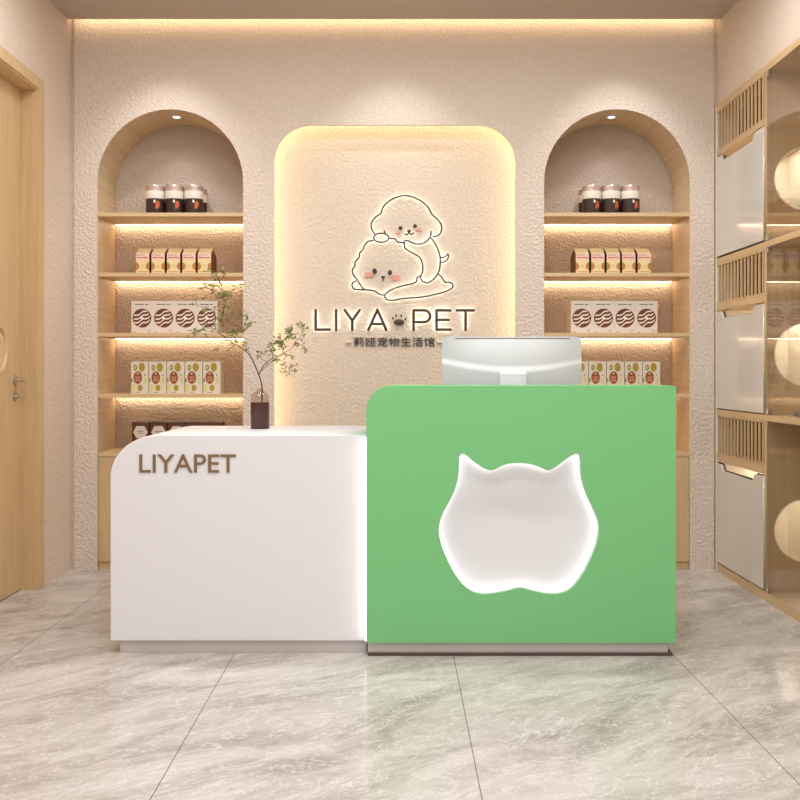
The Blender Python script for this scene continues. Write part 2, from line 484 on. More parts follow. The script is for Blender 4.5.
# ------------------------------------------------------------------ niche shelves, base cabinets, spot lamps
side_name = ['left', 'right']
SZ = [2.078, 1.728, 1.378, 1.022]; SC = 0.680
ordn = ['top shelf, holding jars,', 'second shelf, holding gable cartons,', 'third shelf, holding donut cartons,', 'fourth shelf, holding oval print cartons,']
def make_shelf():
    w = NR_ - 0.001
    s = boxes('shelf', [(-w, w, 0, 0.378, -0.022, 0)], 'oak_h', bevel=0.0015)
    l = boxes('led_strip', [(-w + .01, w - .01, 0.352, 0.370, -0.0245, -0.0222)], 'led', s)
    return s
shelf0 = None
for k, dx in enumerate((0, SHIFT)):
    for j, z in enumerate(SZ):
        if shelf0 is None: shelf0 = make_shelf(); s = shelf0
        else: s = copy_tree(shelf0)
        s.location = (NCX + dx, 6.112, z)
        tag(s, 'pale oak %s in the %s arched niche' % (ordn[j], side_name[k]), 'shelf', 'lit niche shelves')
    lab = ['pale oak base cabinet filling the foot of the left niche, behind the white counter', 'pale oak base cabinet filling the foot of the right niche, beside the green counter'][k]
    t = thing('base_cabinet', (NCX + dx, 6.11, 0), lab, 'cabinet', 'niche base cabinets')
    w = NR_ - 0.002
    boxes('plinth', [(-w, w, .015, .03, 0, .045)], 'oak_h', t)
    boxes('body', [(-w, w, 0.02, 0.38, .045, .656)], 'oak', t)
    boxes('top', [(-w, w, 0, 0.38, .657, SC)], 'oak_h', t, 0.002)
    for sx in (-1, 1):
        a, b_ = (-w + .001, -.0015) if sx < 0 else (.0015, w - .001)
        boxes('door', [(a, b_, .002, .0195, .047, .654)], 'oak', t, 0.0015)
    t = thing('downlight', (NCX + dx + .002, 6.27, 2.677 - .0008), 'small round recessed spot lamp in the arch soffit of the %s niche' % side_name[k], 'lamp', 'niche spot lamps')
    bm = bmesh.new(); lathe(bm, [(.020, -.006), (.032, -.006), (.034, 0.0), (.022, 0.0)], 24, cap0=False, cap1=False); finish('trim_ring', bm, 'white', t, smooth=True)
    bm = bmesh.new(); lathe(bm, [(.0205, -.005), (.0205, -.001)], 24); finish('lens', bm, 'lens', t)

# ------------------------------------------------------------------ goods on the shelves
def carton_base(w, d, h):
    bm = bmesh.new(); box(bm, -w / 2, w / 2, 0, d, 0, h); return bm
E = -0.0006
def ell(bm, w, h, cx, cy, rx, ry, mi, y=E, n=16):
    """ellipse in box-front fractions (cx from left, cy from top)"""
    pts = []
    for i in range(n):
        x = (cx - .5) * w + rx * w * math.cos(2 * PI * i / n); z = (1 - cy) * h + ry * h * math.sin(2 * PI * i / n)
        x = max(-w / 2 + .0005, min(w / 2 - .0005, x)); pts.append((x, z))
    poly(bm, pts, y, mi)
def bar(bm, w, h, x0, x1, c0, c1, mi, y=E):
    poly(bm, [((x0 - .5) * w, (1 - c1) * h), ((x1 - .5) * w, (1 - c1) * h), ((x1 - .5) * w, (1 - c0) * h), ((x0 - .5) * w, (1 - c0) * h)], y, mi)

def donut_carton():
    w, d, h = .1265, .19, .192
    bm = carton_base(w, d, h)
    cx, cz, R = 0.0, h * .47, .0560
    poly(bm, circle(cx, cz, R, 32), E, 1)
    # diagonal icing stripes clipped to the disc, gently wavy
    for off in (-.034, -.012, .010, .032):
        top, bot = [], []
        for i in range(15):
            x = -R + 2 * R * i / 14
            zc = off + .45 * x + .0045 * math.sin(x * 120 + 1)
            lim = math.sqrt(max(0, (R * .985) ** 2 - x * x))
            a, b_ = zc + .0042, zc - .0042
            if b_ > lim or a < -lim: continue
            top.append((cx + x, cz + min(lim, a))); bot.append((cx + x, cz + max(-lim, b_)))
        if len(top) > 1: poly(bm, bot + top[::-1], E * 1.6, 2)
    poly(bm, circle(cx, cz, .009, 16), E * 2.2, 2)
    for x0, x1 in ((.17, .36), (.38, .58), (.64, .8)): bar(bm, w, h, x0, x1, .095, .125, 3)
    bar(bm, w, h, .06, .22, .95, .965, 3); ell(bm, w, h, .82, .92, .08, .05, 4)
    return finish('donut_carton', bm, ['carton_white', 'donut', 'icing', 'ink', 'ink_pink'])
def oval_carton():
    w, d, h = .1025, .13, .190
    bm = carton_base(w, d, h)
    for a in ((.25,.19,.11,.09,1),(.62,.18,.18,.14,2),(.39,.50,.25,.2,3),(.12,.82,.13,.12,4),(.52,.82,.14,.1,2),(.05,.58,.05,.06,1),(.79,.42,.035,.025,6),(.82,.59,.07,.12,4)):
        ell(bm, w, h, *a)
    for cy in (.47, .53, .585): bar(bm, w, h, .24, .54, cy, cy + .028, 5, E * 1.8)
    ell(bm, w, h, .38, .375, .05, .025, 7, E * 1.8)
    ell(bm, w, h, .25, .19, .05, .04, 4, E * 1.8)
    bar(bm, w, h, .25, .5, .95, .965, 6)
    return finish('oval_print_carton', bm, ['carton_pale', 'oval_olive', 'oval_gold', 'oval_brown', 'oval_pale', 'oval_text', 'ink', 'icing'])
def gable_carton():
    w, d, h = .078, .19, .160
    bm = bmesh.new(); hs = .120
    pr = [(0, 0), (d, 0), (d, hs), (d * .56, h), (d * .36, h), (0, hs)]
    # outline seen from the side: upright front, sloping gable, ridge
    pr = [(0, 0), (d, 0), (d, hs), (.075, h - .006), (.068, h), (.062, h - .006), (0, hs)]
    A = [bm.verts.new((-w / 2, p[0], p[1])) for p in pr]; B = [bm.verts.new((w / 2, p[0], p[1])) for p in pr]
    f = bm.faces.new(A); f.material_index = 5; f = bm.faces.new(B[::-1]); f.material_index = 5
    for i in range(len(pr)):
        j = (i + 1) % len(pr)
        f = bm.faces.new((A[i], A[j], B[j], B[i])); f.material_index = 1 if i in (2, 3, 4, 5) else 0
    def g(x0, x1, z0, z1, mi, y=E): poly(bm, [(x0 * w, z0 * h), (x1 * w, z0 * h), (x1 * w, z1 * h), (x0 * w, z1 * h)], y, mi)
    g(-.5 + .01, .5 - .01, .56, .755, 2)
    for x0 in (-.42, -.26, -.08, .1, .26): g(x0, x0 + .13, .585, .635, 3, E * 1.8)
    for x0 in (-.42, -.2, .02): g(x0, x0 + .18, .69, .72, 4, E * 1.8)
    for s in (-1, 1):
        pts = [(s * w * .499, (.29 + .17 * math.cos(a)) * h) if False else (s * (w * .499 - .020 * math.sin(a)), (.29 + .14 * math.cos(a)) * h) for a in [PI * i / 12 for i in range(13)]]
        poly(bm, pts, E, 4)
    poly(bm, [(-.012, .2 * h), (0, .27 * h), (.012, .2 * h), (.006, .29 * h), (.012, .38 * h), (0, .31 * h), (-.012, .38 * h), (-.006, .29 * h)], E, 6)
    g(-.4, .4, .08, .1, 4)
    return finish('gable_carton', bm, ['carton_gold', 'carton_top', 'carton_band', 'carton_red', 'carton_orange', 'carton_side', 'carton_lime'])
def choc_carton():
    w, d, h = .100, .13, .174
    bm = carton_base(w, d, h)
    hx, hz = .043, .036; cz = h * .66
    poly(bm, [(-hx, cz), (-hx * .55, cz - hz), (hx * .55, cz - hz), (hx, cz), (hx * .55, cz + hz), (-hx * .55, cz + hz)], E, 1)
    bar(bm, w, h, .3, .7, .3, .325, 2, E * 1.8); bar(bm, w, h, .36, .64, .36, .38, 2, E * 1.8)
    bar(bm, w, h, .1, .9, .66, .9, 1)
    return finish('chocolate_carton', bm, ['choc', 'hexw', 'ink'])
def jar():
    t = thing('jar', (0, 0, 0), '-', 'jar')
    bm = bmesh.new(); lathe(bm, [(.044, 0), (.052, .004), (.0550, .012), (.0550, .138), (.048, .146)], 28); finish('body', bm, 'jar_dark', t, smooth=True)
    bm = bmesh.new(); lathe(bm, [(.0552, .098), (.0556, .099), (.0556, .143), (.0552, .144)], 28, cap0=False, cap1=False); finish('label_band', bm, 'jar_label', t, smooth=True)
    bm = bmesh.new(); lathe(bm, [(.050, .1445), (.0545, .1447), (.0555, .150), (.0535, .160), (.0555, .165), (.0555, .172), (.053, .178)], 28); finish('lid', bm, 'jar_lid', t, smooth=True)
    bm = bmesh.new()
    def patch(a0, z0, ra, rz, mi, R=.0556, n=14):
        bm.faces.new([bm.verts.new((R * math.sin(a0 + ra * math.cos(2*PI*i/n)), -R * math.cos(a0 + ra * math.cos(2*PI*i/n)), z0 + rz * math.sin(2*PI*i/n))) for i in range(n)]).material_index = mi
    patch(.50, .062, .22, .020, 0); patch(.14, .080, .11, .010, 1, .0558); patch(.36, .048, .12, .014, 0, .0558)
    finish('emblem', bm, ['jar_orange', 'icing'], t)
    return t

def px(x, Y): return (x - 397) * Y / F
words = ['leftmost', 'second from left', 'middle', 'second from right', 'rightmost']
words4 = ['leftmost', 'second from left', 'second from right', 'rightmost']
words3 = ['left', 'middle', 'right']
protos = {}
def place(kind, maker, loc, label, cat, group):
    if kind not in protos: o = protos[kind] = maker()
    else: o = copy_tree(protos[kind])
    o.location = loc; tag(o, label, cat, group)
for k, dx in enumerate((0, SHIFT)):
    sd = side_name[k]
    for r, Y in enumerate((6.25, 6.385)):
        for i in range(3):
            X = px(155.3 + 19.3 * i, 6.25)
            place('jar', jar, (X + dx, Y, SZ[0]), 'silver-lidded dark jar, %s in the %s row on the %s niche top shelf' % (words3[i], ['front', 'back'][r], sd), 'jar', 'jars on the top shelves')
    Y = 6.20
    for i in range(5):
        place('gable', gable_carton, (px(142.6 + 15.45 * i, Y) + dx, Y, SZ[1]), 'small cream gable-top carton, %s of five in the %s arched niche' % (words[i], sd), 'carton', 'gable cartons')
    for i in range(4):
        place('donut', donut_carton, (px(142 + 21.6 * i, Y) + dx, Y, SZ[2]), 'pink-white carton with striped chocolate donut picture, %s of four in the %s niche' % (words4[i], sd), 'carton', 'donut cartons')
    for i in range(5):
        place('oval', oval_carton, (px(139.7 + 18 * i, Y) + dx, Y, SZ[3]), 'pale carton with olive and brown ovals, %s of five in the %s niche' % (words[i], sd), 'carton', 'oval print cartons')
for i in range(5):
    place('choc', choc_carton, (px(140.5 + 18 * i, Y), Y, SC), 'dark brown carton with pale hexagon, %s of five on the left base cabinet' % words[i], 'carton', 'dark brown cartons')

# ------------------------------------------------------------------ shop sign in the recess
SY = 6.198; SS = F / SY
sign = thing('shop_sign', (0, 6.22, 0), 'backlit shop sign with two cuddling puppies drawn in dark lines above LIYA PET lettering', 'sign')
def sp(x, y): return ((x - 397) / SS, 0, CZ + (372 - y) / SS)
def d1(p): return sp(340 + p[0] / 6.667, 180 + p[1] / 6.667)
def d2(p): return sp(300 + p[0] / 4.2105, 265 + p[1] / 4.2105)
dy = SY - 6.22
up = [[(235,365),(215,335),(207,305),(215,275),(240,245),(272,222),(285,185),(315,150),(360,122),(420,105),(480,112),(540,140),(585,180),(615,230),(650,262),(675,300),(675,340),(655,370),(615,378)],
      [(607,340),(603,378),(580,405),(545,425),(500,425),(450,405),(428,410),(430,430)],
      [(295,338),(300,355)],
      [(607,385),(640,435),(665,500),(668,560),(655,620),(620,665),(580,685),(545,670),(537,640)],
      [(668,518),(700,512),(720,493),(722,515),(705,540),(672,550)],
      [(430,357),(445,366),(460,352),(475,364),(492,350)]]
lo = [[(330,390),(365,392),(385,412),(420,418),(430,430)],
      [(225,403),(185,412),(162,440),(155,462),(132,488),(128,515),(103,545),(98,575),(83,600),(88,630),(115,665),(140,705),(165,730),(225,738),(265,762),(300,768)],
      [(112,672),(85,685),(82,708),(100,728),(165,732)],
      [(430,425),(435,455),(480,485),(530,515),(550,560),(550,610),(535,640),(515,650),(510,675),(480,692),(420,705),(350,728),(305,758),(300,780),(320,800),(365,800),(420,790),(560,778),(690,748),(745,722),(750,695),(730,682),(700,680),(680,650),(655,625)],
      [(287,655),(287,672)]]
def drawing(name, lines, closed_lines, blobs, r=0.0048):
    bm = bmesh.new(); bh = bmesh.new()
    for L_, cl in [(l, False) for l in lines] + [(l, True) for l in closed_lines]:
        pts = catmull([d1(p) for p in L_], 5, cl)
        tube(bm, [p + Vector((0, dy, 0)) for p in pts], r, 8, closed=cl)
        if len(L_) > 4: tube(bh, [p + Vector((0, dy + .010, 0)) for p in pts], r * .6, 5, closed=cl)
    for (cx, cy, rx, ry) in blobs:
        c = d1((cx, cy)); 
        vs = ball(bm, (0, 0, 0), 1.0)
        for v in vs: v.co = Vector((c[0] + v.co.x * rx / 6.667 / SS, dy + v.co.y * .004, c[2] + v.co.z * ry / 6.667 / SS))
    o = finish(name, bm, 'line_dark', sign, smooth=True)
    finish('backlight', bh, 'halo', o)
    return o
paw = [(275 + 50 * math.cos(2*PI*i/10), 385 + 30 * math.sin(2*PI*i/10)) for i in range(10)]
u_ = drawing('upper_puppy', up, [paw], [(403,320,14,14),(500,307,14,14),(460,340,14,9)])
l_ = drawing('lower_puppy', lo, [], [(231,607,16,19),(333,617,15,18),(287,648,15,9)])
for par, lst in ((u_, [(386,350,17,9),(527,330,17,9)]), (l_, [(193,630,30,16),(371,650,30,17)])):
    for (cx, cy, rx, ry) in lst:
        c = d1((cx, cy)); bm = bmesh.new()
        pts = [(c[0] + rx / 6.667 / SS * math.cos(2*PI*i/20), c[2] - ry / 6.667 / SS * math.sin(2*PI*i/20)) for i in range(20)]
        pf = [bm.verts.new((p[0], dy + .006, p[1])) for p in pts]; pb = [bm.verts.new((p[0], dy + .021, p[1])) for p in pts]
        bm.faces.new(pf); bm.faces.new(pb[::-1])
        for i in range(20): bm.faces.new((pf[i], pf[(i+1)%20], pb[(i+1)%20], pb[i]))
        c_ = finish('cheek', bm, 'pink', par); c_['label'] = 'soft pink cheek spot'
glyphs = {'L': [[(66,190),(66,272),(124,272)]], 'I': [[(152,190),(152,273)]], 'Y': [[(189,190),(220,234),(251,190)], [(220,234),(220,273)]],
          'A': [[(288,273),(326,189),(363,273)], [(303,248),(349,248)]],
          'P': [[(478,273),(478,191),(524,191)] + [(524 + 24 * math.sin(a), 215.5 - 24.5 * math.cos(a)) for a in [PI * i / 8 for i in range(9)]] + [(480,240)]],
          'E': [[(633,191),(575,191),(575,272),(633,272)], [(575,231),(626,231)]], 'T': [[(661,191),(733,191)], [(697,191),(697,273)]]}
for ch in 'LIYAPET':
    bm = bmesh.new(); bh = bmesh.new(); r = .0086
    for L_ in glyphs[ch]:
        P = [Vector(d2(p)) for p in L_]
        for a, b_ in zip(P, P[1:]):
            tube(bm, [a + Vector((0, dy, 0)), b_ + Vector((0, dy, 0))], r, 10)
            tube(bh, [a + Vector((0, dy + .011, 0)), b_ + Vector((0, dy + .011, 0))], r * .6, 5)
        for p in P: ball(bm, p + Vector((0, dy, 0)), r)
    o = finish('letter', bm, 'sign_dark', sign, smooth=True)
    finish('backlight', bh, 'halo', o)
bm = bmesh.new()
for (cx, cy, rx, ry) in ((417,241,22,12.5),(391,225,4.2,5.5),(405,213,4,6),(426,213,4,6),(444,228,4.2,5.5)):
    c = d2((cx, cy)); bv = ball(bm, (0,0,0), 1.0, u=16, v=8)
    for v in bv: v.co = Vector((c[0] + v.co.x * rx / 4.2105 / SS, dy + v.co.y * .007, c[2] + v.co.z * ry / 4.2105 / SS))
finish('paw_print', bm, 'sign_dark', sign, smooth=True)
zc0, zc1 = d2((0, 342))[2], d2((0, 304))[2]
for nb in text_meshes('莉娅宠物生活馆', d2((225, 0))[0], d2((567, 0))[0], zc0, zc1, .006):
    finish('character', nb, 'line_dark', sign, (0, -.004, 0))
for a, b_ in ((190, 215), (577, 602)):
    p, q = d2((a, 325)), d2((b_, 325)); bm = bmesh.new()
    box(bm, p[0], q[0], -.02, 0, p[2] - .0022, p[2] + .0022); finish('dash', bm, 'dash', sign)

# ------------------------------------------------------------------ white counter
WY, GY, BY = 4.285, 4.245, 5.02
ws, gs = F / WY, F / GY
wx0, wx1 = (110.3 - 397) / ws, (366.3 - 397) / (F / 4.245) - .001
wz0, wz1 = .053, .893
t = thing('white_counter', ((wx0 + wx1) / 2, WY, 0), 'low white lacquered reception counter with rounded corner and brown LIYAPET lettering', 'counter')
wcx = (wx0 + wx1) / 2
def loc(pts): return [(p[0] - wcx, p[1]) for p in pts]
prof = loc([(wx1, wz0), (wx1, wz1)] + [(wx0 + .20 - .20 * math.sin(a), wz1 - .17 + .17 * math.cos(a)) for a in [PI/2 * i / 16 for i in range(17)]] + [(wx0, wz0)])
plate('body', [prof], BY - WY, 'white', 0, t, bevel=0.004)
boxes('plinth', [(wx0 + .035 - wcx, wx1 - wcx, .02, BY - WY - .04, 0, wz0 + .002)], 'plinth', t)
for nb in text_meshes('LIYAPET', (139.5 - 397) / ws - wcx, (236 - 397) / ws - wcx, CZ + (372 - 472.5) / ws, CZ + (372 - 454.3) / ws, .005):
    bmesh.ops.recalc_face_normals(nb, faces=nb.faces[:]); o = finish('letter', nb, 'bronze', t, (0, 0.0005, 0))

# ------------------------------------------------------------------ green counter
gx0, gx1 = (366.3 - 397) / gs, (676 - 397) / gs
gz0, gz1 = .055, CZ - (385.8 - 372) / gs
gcx = (gx0 + gx1) / 2
t = thing('green_counter', (gcx, GY, 0), 'tall mint green reception counter with glowing cat-head recess', 'counter')
cat = [(265,196),(268,189),(273,187),(279,189),(300,206),(318,218),(333,223),(345,221),(360,213),(378,208),(400,207),(420,209),(438,214),(452,220),(463,223),(480,215),(500,200),(518,189),(526,187),(532,190),(535,200),(536,225),(541,255),(552,285),(566,315),(575,340),(576,362),(570,390),(558,420),(544,448),(526,474),(510,489),(490,497),(465,498),(430,492),(400,485),(370,492),(335,498),(310,498),(290,491),(270,474),(252,448),(238,420),(226,390),(220,362),(222,338),(232,312),(247,285),(259,255),(264,225)]
def cp(p, s=gs): return (((340 + p[0] / 2.2222) - 397) / s - gcx, CZ + (372 - (370 + p[1] / 2.2222)) / s)
catw = [(v.x, v.y) for v in catmull([Vector(cp(p)) for p in cat], 3, True)]
def off(pts, d):
    out = []; N = len(pts)
    for i in range(N):
        a, b_ = Vector(pts[i - 1]), Vector(pts[(i + 1) % N]); n = Vector((b_.y - a.y, a.x - b_.x)).normalized()
        out.append((pts[i][0] + n.x * d, pts[i][1] + n.y * d))
    return out
area = sum(catw[i-1][0]*catw[i][1] - catw[i][0]*catw[i-1][1] for i in range(len(catw)))
sgn = 1 if area > 0 else -1
g0, g1 = gx0 - gcx, gx1 - gcx
outer = rrect(g0, g1, gz0, gz1, 0, (0.004, 0.012, 0.006, .10), 12)
fp = plate('front_panel', [outer, catw], 0.02, 'green', 0, t)
# reveal, glowing band and back panel of the cat recess
catr = off(catw, sgn * .012)
plate('recess_reveal', [catr, off(catw, sgn * .0005)], 0.035, 'white', 0.0205, t)
lb = plate('led_band', [catr, off(catw, sgn * .0005)], 0.02, 'led_cat', 0.0558, t); lb['label'] = 'glowing white edge light'
plate('recess_back', [off(catw, sgn * .011)], 0.01, 'white', 0.0762, t)
D = BY - GY
prof_in = rrect(g0 , g1, gz0, gz1, 0, (0.004, 0.012, 0.006, .10), 12)
in2 = rrect(g0 + .02, g1 - .02, gz0 - .2, gz1 - .022, 0, (0, 0, 0.0, .08), 12)
# top ledge and sides: outline shell, shallow at the top, full depth sides
shell = [(g0, gz0), (g0, gz1 - .10)] + [(g0 + .10 - .10 * math.cos(a), gz1 - .10 + .10 * math.sin(a)) for a in [PI/2 * i / 12 for i in range(1, 13)]] + [(g1 - .006, gz1), (g1, gz1 - .006), (g1, gz0), (g1 - .02, gz0), (g1 - .02, gz1 - .022)] + [(g0 + .10 - .08 * math.sin(a), gz1 - .102 + .08 * math.cos(a)) for a in [PI/2 * i / 12 for i in range(13)]] + [(g0 + .02, gz0)]
plate('hood', [shell], 0.32, 'green', 0.0202, t)
boxes('side_panel', [(g0, g0 + .02, .3404, D, gz0, .76)], 'green', t)
boxes('side_panel', [(g1 - .02, g1, .3404, D, gz0, .76)], 'green', t)
boxes('worktop', [(g0 + .0205, g1 - .0205, .10, D, .73, .75)], 'white', t)
boxes('plinth', [(g0 + .005, g1 - .028, .018, D - .05, 0.012, gz0 + .0)], 'plinth', t)
o = boxes('contact_shadow_strip', [(g0 + .006, g1 - .012, .006, D - .05, 0, .0118)], 'contact_shadow', t); o['label'] = 'dark brown painted contact shadow'  # dark strip painted in as the contact shadow at the counter foot
lb = boxes('light_strip', [(g0 - .006, g0 - .0005, .008, .024, .06, .885)], 'led_white', t); lb['label'] = 'white vertical light strip'

# ------------------------------------------------------------------ monitor on the inner worktop
mY = 4.80; ms = F / mY
mx = (511.5 - 397) / ms; mw = 139 / ms / 2; mt = CZ + (372 - 336.6) / ms
t = thing('desktop_computer', (mx, mY, .75), 'silver all-in-one desktop computer seen from behind, above the green counter edge', 'computer')
H0, H1 = mt - .75 - .46, mt - .75
bm = bmesh.new()
nx, nz = 28, 70
def bulge(u, v): # u,v in -1..1; gentle domed back
    a = max(0.0, 1 - abs(u) ** 2.6); b_ = max(0.0, 1 - abs(v + .1) ** 2.4 / 1.2)
    return .010 + .030 * a * b_
def front(u, v):
    r = .06
    return bulge(u, v)
grid = []
for j in range(nz + 1):
    row = []
    v = -1 + 2 * j / nz
    for i in range(nx + 1):
        u = -1 + 2 * i / nx
        x = u * mw; z = H0 + (H1 - H0) * j / nz
        # rounded corners
        cr = .018; ax, az = abs(x) - (mw - cr), abs(z - (H0 + H1) / 2) - ((H1 - H0) / 2 - cr)
        if ax > 0 and az > 0:
            L_ = math.hypot(ax, az)
            if L_ > cr:
                x = math.copysign(mw - cr + ax / L_ * cr, x); z = (H0 + H1) / 2 + math.copysign((H1 - H0) / 2 - cr + az / L_ * cr, z - (H0 + H1) / 2)
        zc_ = (1.162 + .040 * u * u) - .75
        k_ = max(0.0, min(1.0, (zc_ + .015 - z) / .030)); k_ = k_ * k_ * (3 - 2 * k_)
        row.append(bm.verts.new((x, -bulge(u, v) - .007 * k_, z)))
    grid.append(row)
for j in range(nz):
    for i in range(nx): bm.faces.new((grid[j][i], grid[j][i+1], grid[j+1][i+1], grid[j+1][i]))
ed = [e for e in bm.edges if e.is_boundary]
ex = bmesh.ops.extrude_edge_only(bm, edges=ed)
nv = [g for g in ex['geom'] if isinstance(g, bmesh.types.BMVert)]
for v in nv: v.co.y = .0
ne = [e for e in bm.edges if e.is_boundary]
bmesh.ops.holes_fill(bm, edges=ne, sides=0)
finish('housing', bm, 'alu', t, smooth=True)
boxes('screen', [(-mw + .012, mw - .012, .0002, .002, H0 + .05, H1 - .012)], 'screen', t)
sz = CZ + (372 - 338.6) / ms - .75
boxes('vent_slot', [((455 - 397) / ms - mx, (569 - 397) / ms - mx, -.0125, -.009, sz - .0018, sz + .0022)], 'slot', t)
bm = bmesh.new()
pr = [(-.052, 0), (-.052, .385), (-.046, .392), (-.036, .392), (-.036, .01), (.12, .006), (.12, 0)]
hw = 12.8 / ms; tz = CZ - .75 - (371.5 - 372) / ms
pr = [(-.105, 0), (-.066, tz - .010), (-.063, tz - .003), (-.058, tz), (-.025, tz), (-.030, tz - .05), (-.070, .008), (.10, .006), (.10, 0)]
A = [bm.verts.new((-hw * (1.0 if p[1] > .2 else 1.25), p[0], p[1])) for p in pr]; B = [bm.verts.new((hw * (1.0 if p[1] > .2 else 1.25), p[0], p[1])) for p in pr]
bm.faces.new(A); bm.faces.new(B[::-1])
for i in range(len(pr)): bm.faces.new((A[i], A[(i+1) % len(pr)], B[(i+1) % len(pr)], B[i]))
finish('stand', bm, 'alu_light', t)

# ------------------------------------------------------------------ vase and branch on the white counter
vY = 4.76; vs = F / vY; vx = (260 - 397) / vs; vz = wz1
t = thing('glass_vase', (vx, vY, vz), 'small bottle vase, dark brown below and clear glass above, on white counter', 'vase')
bm = bmesh.new(); lathe(bm, [(.036, 0), (.040, .001), (.0425, .004), (.0425, .120), (.041, .1205)], 32); o = finish('base', bm, 'vase_brown', t, smooth=True)
o['label'] = 'dark brown lower body'
bm = bmesh.new(); lathe(bm, [(.0405, .1207), (.0415, .135), (.040, .150), (.030, .163), (.018, .171), (.014, .176), (.0145, .182)], 32, cap0=False, cap1=False)
finish('neck', bm, 'vase_glass', t, smooth=True)
br = thing('leafy_branch', (vx, vY, vz + .121), 'thin bare branch with sparse small green leaves standing in the bottle vase', 'branch')
def b3(p, y=0.0):   # from crop 3 coordinates
    X, Y_ = p[0] / 4.707 + 180, p[1] / 4.707 + 270
    return Vector(((X - 397) / vs - vx, y, CZ + (372 - Y_) / vs - vz - .121))
bm = bmesh.new(); bt = bmesh.new(); lf = bmesh.new()
main = [b3((386,627), 0), b3((386,590), .0), b3((385,545), 0), b3((372,495), .0), b3((352,445), -.01), b3((330,400), -.02), b3((295,368), -.02), b3((255,345), -.03), b3((220,318), -.03), b3((185,295), -.04)]
tube(bm, catmull(main, 4), .0036, 8, taper=.0018)
right = [b3((372,495), 0), b3((385,460), .01), b3((408,435), .02), b3((430,415), .03), b3((480,392), .04), b3((520,368), .05), b3((538,338), .05)]
tube(bm, catmull(right, 4), .0022, 7, taper=.0012)
right2 = [b3((375,480), 0), b3((410,452), -.02), b3((450,420), -.04), b3((500,395), -.05)]
tube(bm, catmull(right2, 4), .0018, 7, taper=.001)
finish('stem', bm, 'bark', br, smooth=True)
rnd = random.Random(11)
def leaf(p, d, L, mi):
    d = d.normalized(); side = d.cross(Vector((rnd.uniform(-1, 1), rnd.uniform(-1, 1), rnd.uniform(-1, 1)))).normalized()
    up_ = d.cross(side).normalized(); W_ = L * .26
    a = p; b_ = p + d * L * .5 + side * W_ + up_ * W_ * .3; c = p + d * L; e = p + d * L * .5 - side * W_ + up_ * W_ * .3; m_ = p + d * L * .5
    va, vb, vc, ve, vm = [lf.verts.new(q) for q in (a, b_, c, e, m_)]
    for tri in ((va, vb, vm), (vb, vc, vm), (vc, ve, vm), (ve, va, vm)): lf.faces.new(tri).material_index = mi
def sprig(path, y, nleaf, spread, L=.0175):
    P = [b3(p, y + rnd.uniform(-.02, .02)) for p in path]; Q = catmull(P, 5)
    tube(bt, Q, .0011, 5, taper=.0006)
    for i in range(nleaf):
        k = rnd.randrange(max(1, len(Q) // 5), len(Q)); base = Q[k]
        tip = base + Vector((rnd.gauss(0, spread), rnd.gauss(0, spread), rnd.gauss(0, spread * .8)))
        tube(bt, [base, tip], .0006, 4)
        for j in range(rnd.choice((1, 2, 2, 3))):
            f = rnd.uniform(.3, 1.0); p = base + (tip - base) * f
            d = (tip - base).normalized() + Vector((rnd.gauss(0, .7), rnd.gauss(0, .7), rnd.gauss(0, .6)))
            leaf(p, d, L * rnd.uniform(.6, 1.25), rnd.choice((0, 0, 1)))
sprig([(185,295),(170,280),(130,262)], -.04, 9, .014)
sprig([(185,295),(150,290),(95,285),(70,300)], -.04, 20, .013)
sprig([(185,295),(195,250),(205,205),(215,150),(205,95)], -.03, 34, .020)
sprig([(205,205),(180,190),(120,180),(75,165)], -.05, 14, .012)
sprig([(215,150),(190,110),(150,90),(105,85)], -.02, 28, .016)
sprig([(215,150),(240,110),(275,80)], -.02, 16, .015)
sprig([(205,95),(190,55),(165,15),(150,-5)], -.02, 18, .014)
sprig([(190,55),(210,20),(205,5)], -.02, 8, .012)
sprig([(205,240),(235,225),(250,200)], .0, 10, .013)
sprig([(220,318),(225,295),(265,285),(300,262)], .02, 26, .014)
sprig([(300,262),(320,248),(350,245)], .02, 10, .010)
sprig([(300,262),(315,215),(310,195)], .02, 6, .008)
sprig([(255,345),(240,360),(215,385)], .02, 7, .010)
sprig([(220,318),(195,360),(165,385)], -.05, 5, .012)
sprig([(330,400),(310,370),(300,340),(270,345)], .03, 10, .012)
sprig([(365,410),(385,390),(400,400)], .01, 8, .010)
sprig([(408,435),(385,420),(355,400)], .02, 5, .010)
sprig([(430,415),(430,370),(440,345),(470,325)], .04, 36, .017)
sprig([(480,392),(470,350),(500,310),(540,300)], .05, 40, .018)
sprig([(538,338),(560,310),(575,280),(570,250)], .05, 18, .013)
sprig([(500,310),(515,280),(525,255)], .05, 9, .010)
sprig([(538,338),(570,355),(600,385)], .05, 12, .010)
sprig([(430,415),(470,425),(500,450),(545,480)], .03, 22, .014)
sprig([(500,450),(490,470),(520,490)], .03, 9, .010)
sprig([(480,392),(500,400),(520,402)], .04, 6, .008)
finish('twigs', bt, 'bark', br)
finish('foliage', lf, ['leaf', 'leaf2'], br)

